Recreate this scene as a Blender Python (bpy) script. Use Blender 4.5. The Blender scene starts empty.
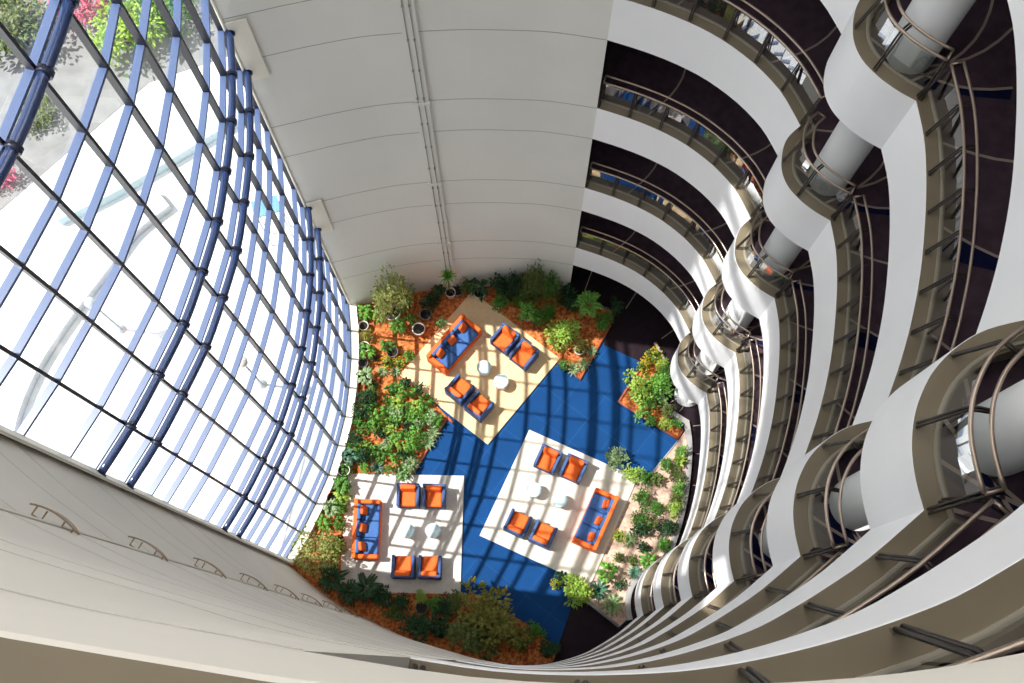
import bpy, bmesh, math, random
from mathutils import Vector, Matrix
from mathutils.geometry import tessellate_polygon
rnd = random.Random(7)
SC = bpy.context.scene
COL = SC.collection
PI = math.pi

# ------------------------------------------------------------------ materials
def nmat(name):
    m = bpy.data.materials.new(name); m.use_nodes = True
    nt = m.node_tree
    for n in list(nt.nodes): nt.nodes.remove(n)
    out = nt.nodes.new('ShaderNodeOutputMaterial')
    return m, nt, out

def principled(name, col, rough=.6, metal=0., spec=.5, var=0., vscale=6., bump=0., bscale=40., col2=None, objvar=0.):
    m, nt, out = nmat(name)
    b = nt.nodes.new('ShaderNodeBsdfPrincipled')
    b.inputs['Base Color'].default_value = (*col, 1)
    b.inputs['Roughness'].default_value = rough
    b.inputs['Metallic'].default_value = metal
    b.inputs['Specular IOR Level'].default_value = spec
    nt.links.new(b.outputs[0], out.inputs[0])
    if var or col2 or bump:
        tc = nt.nodes.new('ShaderNodeTexCoord')
    if var or col2:
        no = nt.nodes.new('ShaderNodeTexNoise'); no.inputs['Scale'].default_value = vscale; no.inputs['Detail'].default_value = 5
        nt.links.new(tc.outputs['Object'], no.inputs['Vector'])
        mx = nt.nodes.new('ShaderNodeMix'); mx.data_type = 'RGBA'
        c2 = col2 if col2 else tuple(min(1, c * (1 + var)) for c in col)
        c1 = col if col2 else tuple(c * (1 - var) for c in col)
        mx.inputs[6].default_value = (*c1, 1); mx.inputs[7].default_value = (*c2, 1)
        cr = nt.nodes.new('ShaderNodeMapRange'); cr.inputs[1].default_value = .35; cr.inputs[2].default_value = .65
        nt.links.new(no.outputs[0], cr.inputs[0]); nt.links.new(cr.outputs[0], mx.inputs[0])
        last = mx.outputs[2]
        if objvar:
            oi = nt.nodes.new('ShaderNodeObjectInfo'); hs = nt.nodes.new('ShaderNodeHueSaturation')
            mr = nt.nodes.new('ShaderNodeMapRange'); mr.inputs[3].default_value = 1 - objvar; mr.inputs[4].default_value = 1 + objvar
            nt.links.new(oi.outputs['Random'], mr.inputs[0]); nt.links.new(mr.outputs[0], hs.inputs['Value']); nt.links.new(last, hs.inputs['Color']); last = hs.outputs[0]
        nt.links.new(last, b.inputs['Base Color'])
    if bump:
        n2 = nt.nodes.new('ShaderNodeTexNoise'); n2.inputs['Scale'].default_value = bscale; n2.inputs['Detail'].default_value = 4
        nt.links.new(tc.outputs['Object'], n2.inputs['Vector'])
        bp = nt.nodes.new('ShaderNodeBump'); bp.inputs['Strength'].default_value = bump; bp.inputs['Distance'].default_value = .02
        nt.links.new(n2.outputs[0], bp.inputs['Height']); nt.links.new(bp.outputs[0], b.inputs['Normal'])
    return m

def leafmat(name, c1, c2, trans=.3):
    m, nt, out = nmat(name)
    tc = nt.nodes.new('ShaderNodeTexCoord'); no = nt.nodes.new('ShaderNodeTexNoise')
    no.inputs['Scale'].default_value = 9; no.inputs['Detail'].default_value = 3
    nt.links.new(tc.outputs['Object'], no.inputs['Vector'])
    mr = nt.nodes.new('ShaderNodeMapRange'); mr.inputs[1].default_value = .38; mr.inputs[2].default_value = .62
    nt.links.new(no.outputs[0], mr.inputs[0])
    mx = nt.nodes.new('ShaderNodeMix'); mx.data_type = 'RGBA'
    mx.inputs[6].default_value = (*c1, 1); mx.inputs[7].default_value = (*c2, 1)
    nt.links.new(mr.outputs[0], mx.inputs[0])
    b = nt.nodes.new('ShaderNodeBsdfPrincipled'); b.inputs['Roughness'].default_value = .45; b.inputs['Specular IOR Level'].default_value = .35
    t = nt.nodes.new('ShaderNodeBsdfTranslucent'); ms = nt.nodes.new('ShaderNodeMixShader'); ms.inputs[0].default_value = trans
    nt.links.new(mx.outputs[2], b.inputs['Base Color']); nt.links.new(mx.outputs[2], t.inputs['Color'])
    nt.links.new(b.outputs[0], ms.inputs[1]); nt.links.new(t.outputs[0], ms.inputs[2]); nt.links.new(ms.outputs[0], out.inputs[0])
    return m

def glassmat(name, tint, refl, f0=.04):
    m, nt, out = nmat(name)
    t = nt.nodes.new('ShaderNodeBsdfTransparent'); t.inputs[0].default_value = (*tint, 1)
    g = nt.nodes.new('ShaderNodeBsdfGlossy'); g.inputs['Roughness'].default_value = .02; g.inputs['Color'].default_value = (.95, .97, 1, 1)
    fr = nt.nodes.new('ShaderNodeLayerWeight'); fr.inputs['Blend'].default_value = .35
    ma = nt.nodes.new('ShaderNodeMath'); ma.operation = 'MULTIPLY_ADD'; ma.inputs[1].default_value = refl; ma.inputs[2].default_value = f0
    nt.links.new(fr.outputs['Facing'], ma.inputs[0])
    ms = nt.nodes.new('ShaderNodeMixShader')
    nt.links.new(ma.outputs[0], ms.inputs[0]); nt.links.new(t.outputs[0], ms.inputs[1]); nt.links.new(g.outputs[0], ms.inputs[2])
    nt.links.new(ms.outputs[0], out.inputs[0])
    return m

M = {}
M['white'] = principled('fascia_white', (.85, .855, .88), .5, var=.02, vscale=.7)
M['wall'] = principled('wall_offwhite', (.71, .70, .66), .7, var=.025, vscale=.5)
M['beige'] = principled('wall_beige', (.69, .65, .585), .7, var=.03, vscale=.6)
M['seam'] = principled('seam_shadow_gap', (.34, .33, .31), .8)
M['cream'] = principled('cream_paint', (.80, .76, .66), .6)
M['ledge'] = principled('olive_brown_ledge', (.205, .167, .112), .3, var=.08, vscale=1.5)
M['ledgeline'] = principled('ledge_joint_strip', (.36, .32, .25), .4)
M['steel'] = principled('bronze_steel_rail', (.42, .33, .27), .28, metal=.75, spec=.6)
M['darksteel'] = principled('dark_bronze_post', (.030, .022, .018), .4, metal=.3)
M['rail_glass'] = glassmat('balustrade_glass', (.72, .76, .74), .55, .12)
M['window_glass'] = glassmat('window_glass', (.93, .96, .97), .35, .02)
M['frame'] = principled('blue_window_frame', (.075, .115, .24), .30, metal=.0, spec=.7)
M['frame_v'] = principled('slate_blue_mullion', (.028, .026, .038), .42)
M['pipe'] = principled('navy_blue_pipe', (.018, .038, .115), .16, spec=.9)
M['clamp'] = principled('dark_blue_clamp', (.012, .016, .045), .4)
M['column'] = principled('column_white', (.76, .77, .78), .45)
M['soil'] = principled('dark_potting_soil', (.018, .012, .009), .95, bump=.6, bscale=60)
M['orange_gravel'] = principled('orange_gravel', (.25, .045, .010), .95, col2=(.74, .25, .065), vscale=11, bump=1., bscale=45)
M['pink_gravel'] = principled('pink_gravel', (.50, .30, .22), .95, col2=(.74, .55, .44), vscale=8, bump=1., bscale=45)
M['terracotta'] = principled('terracotta', (.42, .10, .035), .8, var=.1)
M['pot_white'] = principled('white_glazed_pot', (.70, .66, .60), .5)
M['pot_grey'] = principled('grey_pot', (.17, .155, .15), .6)
M['tan_rug'] = principled('tan_rug', (.80, .57, .33), .95, var=.05, vscale=9, bump=.3, bscale=150)
M['white_rug'] = principled('offwhite_rug', (.66, .60, .55), .95, var=.05, vscale=9, bump=.3, bscale=150)
M['cream_rug'] = principled('cream_rug', (.72, .66, .57), .95, var=.04, vscale=9, bump=.3, bscale=150)
M['orange'] = principled('orange_upholstery', (.86, .135, .012), .75, var=.08, vscale=12, bump=.15, bscale=25)
M['blue_uph'] = principled('blue_upholstery', (.040, .125, .36), .75, var=.08, vscale=10, bump=.15, bscale=25)
M['slate_uph'] = principled('slate_blue_upholstery', (.05, .10, .26), .75, var=.08, vscale=10, bump=.15, bscale=25)
M['navy_uph'] = principled('navy_upholstery', (.035, .05, .17), .75, var=.08, vscale=10, bump=.1, bscale=25)
M['tabletop'] = principled('pale_blue_glass_top', (.60, .78, .84), .08, spec=.8)
M['tablebase'] = principled('white_table_drum', (.74, .76, .78), .4)
M['kerb'] = principled('grey_stone_kerb', (.36, .34, .34), .7, var=.06, vscale=3)
M['shadewall'] = principled('shade_black_gallery_wall', (.018, .014, .014), .7)  # near-black so the openings look unlit; gallery darkness is in the colour
M['stem'] = principled('woody_stem', (.22, .14, .07), .9)
M['greenstem'] = principled('green_stem', (.10, .16, .04), .8)
M['pavement'] = principled('pale_outdoor_paving', (.80, .80, .80), .9, var=.03, vscale=.4)
M['road'] = principled('grey_gravel_road', (.24, .24, .24), .95, var=.12, vscale=1.5)
M['pool'] = principled('pale_blue_roof_band', (.48, .60, .64), .5)
M['silver'] = principled('light_grey_metal', (.5, .52, .55), .4, metal=.3)
M['bluesign'] = principled('blue_panel', (.12, .30, .45), .5)
M['pinkflower'] = leafmat('pink_blossom', (.62, .10, .20), (.75, .25, .35))
M['bronze'] = principled('bronze_bracket', (.26, .18, .10), .4, metal=.3)
L = {
 'bright': leafmat('leaf_bright', (.08, .27, .035), (.26, .50, .09)),
 'mid': leafmat('leaf_mid', (.04, .15, .02), (.15, .33, .055)),
 'dark': leafmat('leaf_dark', (.010, .038, .016), (.035, .10, .03), .15),
 'yellow': leafmat('leaf_yellow', (.26, .25, .05), (.48, .44, .12)),
 'airy': leafmat('leaf_airy', (.20, .24, .05), (.48, .50, .18), .35),
 'lime': leafmat('leaf_lime', (.18, .38, .04), (.48, .60, .12)),
 'olive': leafmat('leaf_olive', (.055, .10, .02), (.17, .20, .05), .2),
 'olivel': leafmat('leaf_olive_light', (.14, .15, .03), (.34, .31, .07), .3),
 'pale': leafmat('leaf_pale', (.12, .26, .09), (.46, .55, .30)),
 'teal': leafmat('leaf_teal', (.04, .15, .10), (.20, .38, .25)),
 'yellowf': leafmat('petal_yellow', (.30, .30, .03), (.90, .58, .03)),
 'rust': leafmat('leaf_rust', (.16, .09, .03), (.34, .13, .04)),
}

def carpet_blue():
    m, nt, out = nmat('blue_carpet_tiles')
    b = nt.nodes.new('ShaderNodeBsdfPrincipled'); b.inputs['Roughness'].default_value = .85; b.inputs['Specular IOR Level'].default_value = .25
    tc = nt.nodes.new('ShaderNodeTexCoord'); mp = nt.nodes.new('ShaderNodeMapping'); mp.inputs['Rotation'].default_value = (0, 0, math.radians(38))
    nt.links.new(tc.outputs['Object'], mp.inputs[0])
    br = nt.nodes.new('ShaderNodeTexBrick'); br.offset = 0; br.inputs['Scale'].default_value = 1.
    br.inputs['Brick Width'].default_value = 1.0; br.inputs['Row Height'].default_value = 1.0; br.inputs['Mortar Size'].default_value = .012
    br.inputs['Color1'].default_value = (.002, .062, .23, 1); br.inputs['Color2'].default_value = (.002, .055, .20, 1); br.inputs['Mortar'].default_value = (.012, .085, .27, 1)
    nt.links.new(mp.outputs[0], br.inputs[0])
    no = nt.nodes.new('ShaderNodeTexNoise'); no.inputs['Scale'].default_value = 1.2; no.inputs['Detail'].default_value = 6
    nt.links.new(tc.outputs['Object'], no.inputs['Vector'])
    mx = nt.nodes.new('ShaderNodeMix'); mx.data_type = 'RGBA'; mx.blend_type = 'MULTIPLY'; mx.inputs[0].default_value = .35
    nt.links.new(br.outputs[0], mx.inputs[6]); nt.links.new(no.outputs[0], mx.inputs[7])
    nt.links.new(mx.outputs[2], b.inputs['Base Color']); nt.links.new(b.outputs[0], out.inputs[0])
    return m
M['blue_carpet'] = carpet_blue()
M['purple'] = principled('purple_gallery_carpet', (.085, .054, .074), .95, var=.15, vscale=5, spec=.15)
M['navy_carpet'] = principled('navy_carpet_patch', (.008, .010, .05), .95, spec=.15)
M['shaded_carpet'] = principled('shade_darkened_carpet', (.022, .014, .019), .95, var=.15, vscale=5, spec=.1)  # carpet colour darkened for the black shade under the balconies
M['seam_pale'] = principled('pale_seam', (.43, .41, .38), .8)
M['step_tan'] = principled('tan_step_strip', (.60, .545, .47), .65)
M['stripe'] = principled('pale_carpet_stripe', (.42, .33, .28), .9)

# ------------------------------------------------------------------ mesh helpers
def link(o, parent=None):
    COL.objects.link(o)
    if parent is not None: o.parent = parent
    return o

def obj(name, bm, mats, parent=None, smooth=False, loc=None):
    me = bpy.data.meshes.new(name)
    bm.normal_update(); bm.to_mesh(me); bm.free()
    for m in (mats if isinstance(mats, (list, tuple)) else [mats]): me.materials.append(m)
    if smooth:
        for p in me.polygons: p.use_smooth = True
    o = bpy.data.objects.new(name, me); link(o, parent)
    if loc is not None: o.location = loc
    return o

def tag(o, label=None, cat=None, group=None, kind=None):
    if label: o['label'] = label
    if cat: o['category'] = cat
    if group: o['group'] = group
    if kind: o['kind'] = kind
    return o

def thing(name, label, cat, loc=(0, 0, 0), rz=0, group=None):
    o = bpy.data.objects.new(name, None); link(o); o.location = loc; o.rotation_euler = (0, 0, rz)
    o.empty_display_size = .1
    return tag(o, label, cat, group)

def copy_tree(o, parent=None):
    c = o.copy(); link(c)
    if parent is not None: c.parent = parent
    for ch in o.children: copy_tree(ch, c)
    return c

def box(bm, c, s, rz=0, mat=0, bevel=0):
    r = bmesh.ops.create_cube(bm, size=1, matrix=Matrix.Translation(c) @ Matrix.Rotation(rz, 4, 'Z') @ Matrix.Diagonal((*s, 1)))
    fs = set(f for v in r['verts'] for f in v.link_faces)
    for f in fs: f.material_index = mat
    if bevel:
        es = list(set(e for f in fs for e in f.edges))
        rb = bmesh.ops.bevel(bm, geom=es, offset=bevel, segments=3, profile=.5, affect='EDGES')
        for f in rb['faces']: f.material_index = mat
    return r

def tube(bm, pts, r, n=8, caps=True, mat=0):
    pts = [Vector(p) for p in pts]
    rings = []
    up = Vector((0, 0, 1))
    for i, p in enumerate(pts):
        d = (pts[min(i + 1, len(pts) - 1)] - pts[max(i - 1, 0)]).normalized()
        a = d.cross(up)
        if a.length < 1e-3: a = d.cross(Vector((1, 0, 0)))
        a.normalize(); b = d.cross(a).normalized()
        rr = r[i] if isinstance(r, (list, tuple)) else r
        rings.append([bm.verts.new(p + a * math.cos(t) * rr + b * math.sin(t) * rr) for t in [2 * PI * k / n for k in range(n)]])
    for A, B in zip(rings, rings[1:]):
        for k in range(n):
            f = bm.faces.new((A[k], A[(k + 1) % n], B[(k + 1) % n], B[k])); f.material_index = mat; f.smooth = True
    if caps:
        for R, rev in ((rings[0], False), (rings[-1], True)):
            f = bm.faces.new(R if rev else R[::-1]); f.material_index = mat

def lathe(bm, prof, n=20, mat=0, c=(0, 0)):
    rings = []
    for r, z in prof:
        if r < 1e-5: rings.append([bm.verts.new((c[0], c[1], z))])
        else: rings.append([bm.verts.new((c[0] + r * math.cos(2 * PI * k / n), c[1] + r * math.sin(2 * PI * k / n), z)) for k in range(n)])
    for A, B in zip(rings, rings[1:]):
        for k in range(n):
            vs = [A[k % len(A)], A[(k + 1) % len(A)], B[(k + 1) % len(B)], B[k % len(B)]]
            vs = [v for i, v in enumerate(vs) if v not in vs[:i]]
            if len(vs) > 2:
                f = bm.faces.new(vs); f.material_index = mat; f.smooth = True

def spline(pts, per=5):
    P = [Vector((p[0], p[1], 0)) for p in pts]; out = []
    for i in range(len(P) - 1):
        p0 = P[max(i - 1, 0)]; p1 = P[i]; p2 = P[i + 1]; p3 = P[min(i + 2, len(P) - 1)]
        for k in range(per):
            t = k / per
            out.append(.5 * ((2 * p1) + (p2 - p0) * t + (2 * p0 - 5 * p1 + 4 * p2 - p3) * t * t + (3 * p1 - p0 - 3 * p2 + p3) * t ** 3))
    out.append(P[-1]); return out

def offset(pl, d):
    """offset a polyline to its left by d with mitred corners"""
    out = []
    for i, p in enumerate(pl):
        a = (p - pl[i - 1]).normalized() if i > 0 else None
        b = (pl[i + 1] - p).normalized() if i < len(pl) - 1 else None
        a = a or b; b = b or a
        na = Vector((-a.y, a.x, 0)); nb = Vector((-b.y, b.x, 0))
        m = (na + nb)
        if m.length < 1e-4: m = na.copy()
        m.normalize()
        k = max(.35, m.dot(na))
        out.append(p + m * (d / k))
    return out

def at(p, z): return Vector((p.x, p.y, z))

def strip(bm, pl, prof, mat=0, offs=None, closed=False):
    """sweep prof [(outward offset, z)] along polyline; outward = OUT side"""
    cols = {}
    for d, z in prof:
        if d not in cols: cols[d] = offset(pl, OUTS * d)
    rows = [[bm.verts.new(at(p, z)) for p in cols[d]] for d, z in prof]
    prs = list(zip(rows, rows[1:])) + ([(rows[-1], rows[0])] if closed else [])
    for j, (A, B) in enumerate(prs):
        for i in range(len(A) - 1):
            f = bm.faces.new((A[i], A[i + 1], B[i + 1], B[i])); f.material_index = mat[j] if isinstance(mat, (list, tuple)) else mat
    if closed:
        bm.faces.new([r[0] for r in rows]); bm.faces.new([r[-1] for r in rows][::-1])

def poly(bm, pts, z, mat=0, flip=False):
    tri = tessellate_polygon([[Vector((p[0], p[1], 0)) for p in pts]])
    vs = [bm.verts.new((p[0], p[1], z)) for p in pts]
    for t in tri:
        f = bm.faces.new([vs[i] for i in t]); f.material_index = mat
        f.normal_update()
        if (f.normal.z < 0) != flip: f.normal_flip()
    return vs

def slab(bm, pts, z0, z1, mat=0, side=None):
    side = mat if side is None else side
    poly(bm, pts, z1, mat); poly(bm, pts, z0, mat, True)
    n = len(pts)
    for i in range(n):
        a, b = pts[i], pts[(i + 1) % n]
        f = bm.faces.new([bm.verts.new((a[0], a[1], z0)), bm.verts.new((b[0], b[1], z0)), bm.verts.new((b[0], b[1], z1)), bm.verts.new((a[0], a[1], z1))])
        f.material_index = side
    bmesh.ops.recalc_face_normals(bm, faces=bm.faces)

OUTS = 1   # the gallery edge runs clockwise seen from above with the atrium on its right
SUN, SKY, SKYL, EXPO = 7.6, 1.3, .95, 0.17
PLANTS=[
 (-4.23, 12.22, 'tree', 0.85, 2.5, 'airy', 'pot', 'tall airy yellow-green potted tree in the corner of glass and white walls'),
 (-4.6, 11.75, 'broad', 0.3, 0.55, 'bright', '', 'bright green plant at the foot of the airy corner tree'),
 (-5.46, 11.81, 'broad', 0.36, 0.6, 'bright', '', 'bright leafy plant against the glass wall kerb, topmost along the kerb'),
 (-5.12, 11.39, 'pot', 0.2, 0.28, '', 'white', 'round white pot with bare dark soil, beside the topmost kerb plant'),
 (-5.16, 11.02, 'bush', 0.28, 0.45, 'yellow', '', 'yellow-green bushy plant just below the bare white pot by the glass'),
 (-3.93, 11.36, 'broad', 0.36, 0.7, 'bright', '', 'glossy bright green plant standing below the airy corner tree'),
 (-3.68, 12.18, 'bush', 0.46, 1.0, 'mid', '', 'rounded mid-green bush just right of the airy corner tree'),
 (-3.46, 11.6, 'broad', 0.26, 0.55, 'mid', '', 'round leafy plant between the corner bush and the two empty pots'),
 (-2.99, 11.78, 'pot', 0.24, 0.36, '', 'grey', 'grey empty pot nearest the upper left side of the tan rug'),
 (-3.22, 11.27, 'pot', 0.26, 0.3, '', 'white', 'cream empty pot just below the grey empty pot beside the tan rug'),
 (-2.73, 12.22, 'bush', 0.42, 0.8, 'dark', '', 'dark shaded bush above the grey empty pot near the white wall'),
 (-2.54, 12.75, 'palm', 0.34, 0.7, 'dark', '', 'small dark spiky palm standing under the tall dracaena at the white wall'),
 (-2.15, 12.68, 'dracaena', 0.36, 1.5, 'bright', 'pot', 'tall potted dracaena with a spiky head against the white wall'),
 (-2.46, 11.53, 'flower', 0.22, 0.3, 'pale', '', 'low pale-flowered plant hugging the upper left side of the tan rug'),
 (-1.89, 12.66, 'pot', 0.24, 0.35, '', 'grey', 'grey planted-out pot at the white wall right of the tall dracaena'),
 (-1.56, 12.82, 'bush', 0.28, 0.9, 'olive', '', 'slim olive shrub between the dracaena and the dark potted ficus'),
 (-1.15, 13.01, 'broad', 0.44, 1.3, 'dark', 'pot', 'dark round-leaved potted ficus at the white wall above the tan rug'),
 (-0.53, 13.18, 'broad', 0.3, 1.4, 'dark', '', 'dark round-headed shrub right of the potted ficus at the white wall'),
 (-0.46, 12.22, 'bush', 0.36, 0.6, 'mid', 'pot', 'potted leafy plant close to the upper right side of the tan rug'),
 (-0.29, 12.79, 'bush', 0.38, 1.2, 'dark', '', 'dense dark shrub behind the potted plant at the tan rug'),
 (0.12, 12.81, 'tree', 0.38, 1.6, 'dark', '', 'dark slender shrub left of the tallest shrub at the white wall'),
 (0.53, 12.83, 'bush', 0.42, 1.5, 'olive', '', 'olive bushy shrub beside the tallest shrub at the white wall'),
 (0.89, 12.83, 'tree', 0.48, 2.2, 'olive', '', 'tallest shrub at the white wall left of the dark ground-floor opening'),
 (1.24, 12.52, 'tree', 0.42, 1.6, 'mid', '', 'thin-leaved shrub at the right end of the shrubs on the white wall'),
 (0.71, 12.49, 'bush', 0.48, 0.9, 'olive', '', 'brownish olive shrub in front of the tallest shrub at the wall'),
 (0.3, 12.35, 'bush', 0.3, 0.7, 'mid', '', 'narrow green shrub in front of the white wall shrubs, left one'),
 (1.84, 12.58, 'bush', 0.4, 1.0, 'dark', '', 'dark shrub at the corner of the white wall and the ground-floor opening'),
 (2.01, 12.12, 'bush', 0.46, 0.9, 'dark', '', 'dark bush left of the green palm near the ground-floor opening'),
 (2.58, 11.93, 'palm', 0.62, 1.3, 'bright', '', 'green palm with long drooping leaves before the black ground-floor opening'),
 (3.15, 11.53, 'bush', 0.36, 0.6, 'mid', '', 'mid-green bush below the palm at the dark bed edge'),
 (3.54, 12.04, 'bush', 0.32, 0.6, 'dark', '', 'dark plant right of the palm at the edge of the black opening'),
 (0.54, 11.78, 'broad', 0.44, 0.8, 'bright', 'pot', 'bright potted plant at the right edge of the tan rug behind the armchairs'),
 (0.92, 11.65, 'broad', 0.34, 0.7, 'mid', '', 'green plant between the bright potted plant and the large yellow-green bush'),
 (1.29, 11.8, 'bush', 0.36, 0.7, 'mid', '', 'mid-green shrub above the large yellow-green bush'),
 (1.86, 11.04, 'bush', 0.68, 0.9, 'lime', '', 'large bright yellow-green bush beside the right corner of the tan rug'),
 (2.31, 10.68, 'bush', 0.32, 0.5, 'yellow', '', 'yellowish bush at the lower right of the large yellow-green bush'),
 (2.29, 10.51, 'pot', 0.2, 0.28, '', 'white', 'half-hidden white pot under the large yellow-green bush'),
 (2.73, 10.53, 'rosette', 0.3, 0.4, 'pale', '', 'pale rosette plant on the blue floor side of the pointed bed'),
 (2.45, 10.07, 'rosette', 0.32, 0.4, 'pale', '', 'pale rosette plant second from the tip of the pointed bed'),
 (2.1, 9.89, 'rosette', 0.32, 0.4, 'pale', '', 'pale rosette plant at the tip of the pointed bed'),
 (1.76, 9.97, 'clump', 0.24, 0.35, 'mid', '', 'green clump next to the right corner of the tan rug'),
 (3.12, 11.37, 'clump', 0.26, 0.4, 'bright', '', 'bright clump on the orange gravel by the dark floor edge'),
 (-5.28, 10.44, 'broad', 0.36, 0.55, 'bright', '', 'bright leafy plant on the glass wall kerb next to a white pot'),
 (-5.06, 10.62, 'pot', 0.22, 0.3, '', 'white', 'white ring-shaped pot beside the second leafy plant on the kerb'),
 (-5.18, 10.05, 'pot', 0.2, 0.3, '', 'grey', 'dark pot at the glass kerb above the pale broad-leaved plant'),
 (-5.18, 9.54, 'broad', 0.38, 0.6, 'pale', 'white', 'pale broad-leaved plant in a white pot at the glass kerb'),
 (-4.74, 10.27, 'clump', 0.17, 0.25, 'dark', '', 'small dark clump alone on bright orange gravel near the ring-shaped pot'),
 (-4.26, 10.63, 'broad', 0.34, 0.5, 'mid', '', 'green plant left of a dark pot in the upper west bed'),
 (-4.09, 10.44, 'pot', 0.22, 0.3, '', 'grey', 'dark pot in the middle of the upper west bed'),
 (-4.26, 10.12, 'flower', 0.24, 0.3, 'yellowf', '', 'yellow-flowered plant just below the dark pot'),
 (-3.57, 10.29, 'clump', 0.28, 0.35, 'bright', '', 'bright clump near the left edge of the tan rug'),
 (-3.84, 10.08, 'flower', 0.2, 0.3, 'yellowf', '', 'bright yellow flower clump closest to the left corner of the tan rug'),
 (-4.01, 9.79, 'rosette', 0.28, 0.35, 'pale', '', 'pale rosette just left of the tan rug left corner'),
 (-4.45, 9.8, 'rosette', 0.28, 0.3, 'pale', '', 'pale small rosette on the orange gravel left of the tan rug corner'),
 (-4.72, 9.37, 'clump', 0.17, 0.25, 'dark', '', 'small dark clump on gravel below the pale rosette'),
 (-5.28, 8.82, 'bush', 0.4, 0.6, 'dark', '', 'dark bush pressed to the glass kerb, upper of two'),
 (-5.33, 8.4, 'bush', 0.38, 0.6, 'dark', '', 'dark bush pressed to the glass kerb, lower of two'),
 (-4.76, 9.04, 'broad', 0.26, 0.4, 'mid', '', 'green plant halfway across the west bed level with dark kerb bushes'),
 (-4.85, 8.54, 'broad', 0.32, 0.4, 'bright', '', 'bright plant right of the lower dark kerb bush'),
 (-5.27, 8.05, 'clump', 0.26, 0.4, 'mid', '', 'green clump by the kerb under the dark kerb bushes'),
 (-6.06, 6.96, 'broad', 0.36, 0.6, 'teal', '', 'bluish green plant leaning over the white glass kerb'),
 (-5.46, 7.43, 'bush', 0.34, 0.6, 'dark', '', 'dark bush at the kerb above the bluish leaning plant'),
 (-5.54, 7.11, 'broad', 0.34, 0.5, 'mid', '', 'green plant right of the bluish leaning plant'),
 (-5.5, 6.81, 'pot', 0.28, 0.4, '', 'grey', 'wide dark pot with a pale rim below the bluish leaning plant'),
 (-5.05, 6.79, 'bush', 0.38, 0.5, 'dark', '', 'dark bush right of the wide dark pot'),
 (-5.07, 7.14, 'bush', 0.34, 0.4, 'lime', '', 'lime-green bush above the dark bush by the wide pot'),
 (-4.89, 7.71, 'clump', 0.3, 0.4, 'mid', '', 'green clump on gravel left of the dense planting'),
 (-4.67, 8.12, 'broad', 0.36, 0.45, 'bright', '', 'bright plant at the left edge of the dense planting'),
 (-4.52, 6.43, 'rosette', 0.34, 0.4, 'teal', '', 'grey-green spiky rosette just above the left white rug'),
 (-4.95, 6.34, 'clump', 0.22, 0.3, 'bright', '', 'small bright clump at the top left corner of the left white rug'),
 (-4.12, 6.37, 'clump', 0.2, 0.3, 'mid', '', 'small clump on gravel right of the grey-green spiky rosette'),
 (-3.68, 6.26, 'flower', 0.34, 0.35, 'pale', '', 'pale yellowish plant spilling over the top edge of the left white rug'),
 (-3.38, 6.56, 'rosette', 0.4, 0.45, 'pale', '', 'pale rosette at the blue floor above the left white rug'),
 (-2.83, 7.28, 'rosette', 0.34, 0.45, 'pale', '', 'pale spiky plant on the bed edge beside the sunlit blue floor'),
 (-2.67, 7.63, 'rosette', 0.34, 0.45, 'pale', '', 'pale spiky plant on the bed edge, higher along the blue floor'),
 (-5.72, 6.33, 'pot', 0.24, 0.34, '', 'white', 'white pot by the glass kerb left of the left white rug top corner'),
 (-5.89, 6.47, 'broad', 0.3, 0.4, 'mid', '', 'green plant at the kerb beside the white pot'),
 (-5.85, 5.87, 'broad', 0.4, 0.55, 'mid', 'white', 'leafy plant with a white pot rim between glass kerb and left white rug'),
 (-5.63, 5.95, 'clump', 0.26, 0.4, 'bright', '', 'bright clump touching the upper left edge of the left white rug'),
 (-5.61, 5.44, 'broad', 0.34, 0.45, 'lime', '', 'lime plant beside the left white rug above the orange sofa'),
 (-6.05, 5.42, 'pot', 0.24, 0.3, '', 'terracotta', 'reddish pot at the kerb left of the lime plant'),
 (-6.15, 5.07, 'broad', 0.36, 0.55, 'pale', 'white', 'pale large-leaved plant in a white pot at the lower glass kerb'),
 (-5.73, 5.04, 'broad', 0.36, 0.5, 'mid', '', 'dark-edged green plant beside the rug level with the sofa top'),
 (-6.37, 4.6, 'broad', 0.32, 0.5, 'bright', '', 'bright plant at the kerb above the large yellow bush'),
 (-5.68, 4.61, 'clump', 0.28, 0.4, 'mid', '', 'green clump beside the orange sofa back'),
 (-6.36, 3.54, 'tree', 0.85, 1.3, 'airy', '', 'large airy yellow-green bush in the lower corner of glass and beige wall'),
 (-5.83, 3.72, 'bush', 0.4, 0.8, 'lime', '', 'lime bush at the right flank of the large airy bush'),
 (-5.67, 3.98, 'pot', 0.2, 0.3, '', 'terracotta', 'terracotta pot at the left edge of the left white rug by the sofa'),
 (-5.79, 2.68, 'palm', 0.62, 0.8, 'dark', '', 'dark palm by the beige wall below the large airy bush'),
 (-5.17, 2.26, 'palm', 0.55, 0.7, 'dark', '', 'dark palm between two others under the left white rug'),
 (-4.68, 2.39, 'palm', 0.62, 0.8, 'dark', '', 'dark palm overlapping the lower left corner of the left white rug'),
 (-4.13, 2.01, 'bush', 0.46, 0.7, 'dark', '', 'dark bush against the bottom edge of the left white rug'),
 (-3.53, 1.92, 'bush', 0.36, 0.5, 'dark', '', 'dark round plant below the middle of the left white rug'),
 (-3.81, 1.57, 'bush', 0.36, 0.5, 'olive', '', 'olive plant by the beige wall below the dark round plant'),
 (-2.94, 2.17, 'bush', 0.26, 0.7, 'lime', '', 'light green sprig overlapping the bottom edge of the left white rug'),
 (-2.93, 1.77, 'pot', 0.24, 0.3, '', 'grey', 'dark round pot below the light green sprig'),
 (-2.93, 1.24, 'bush', 0.65, 0.79, 'dark', '', 'wide dark bush at the beige wall below the dark round pot'),
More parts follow.
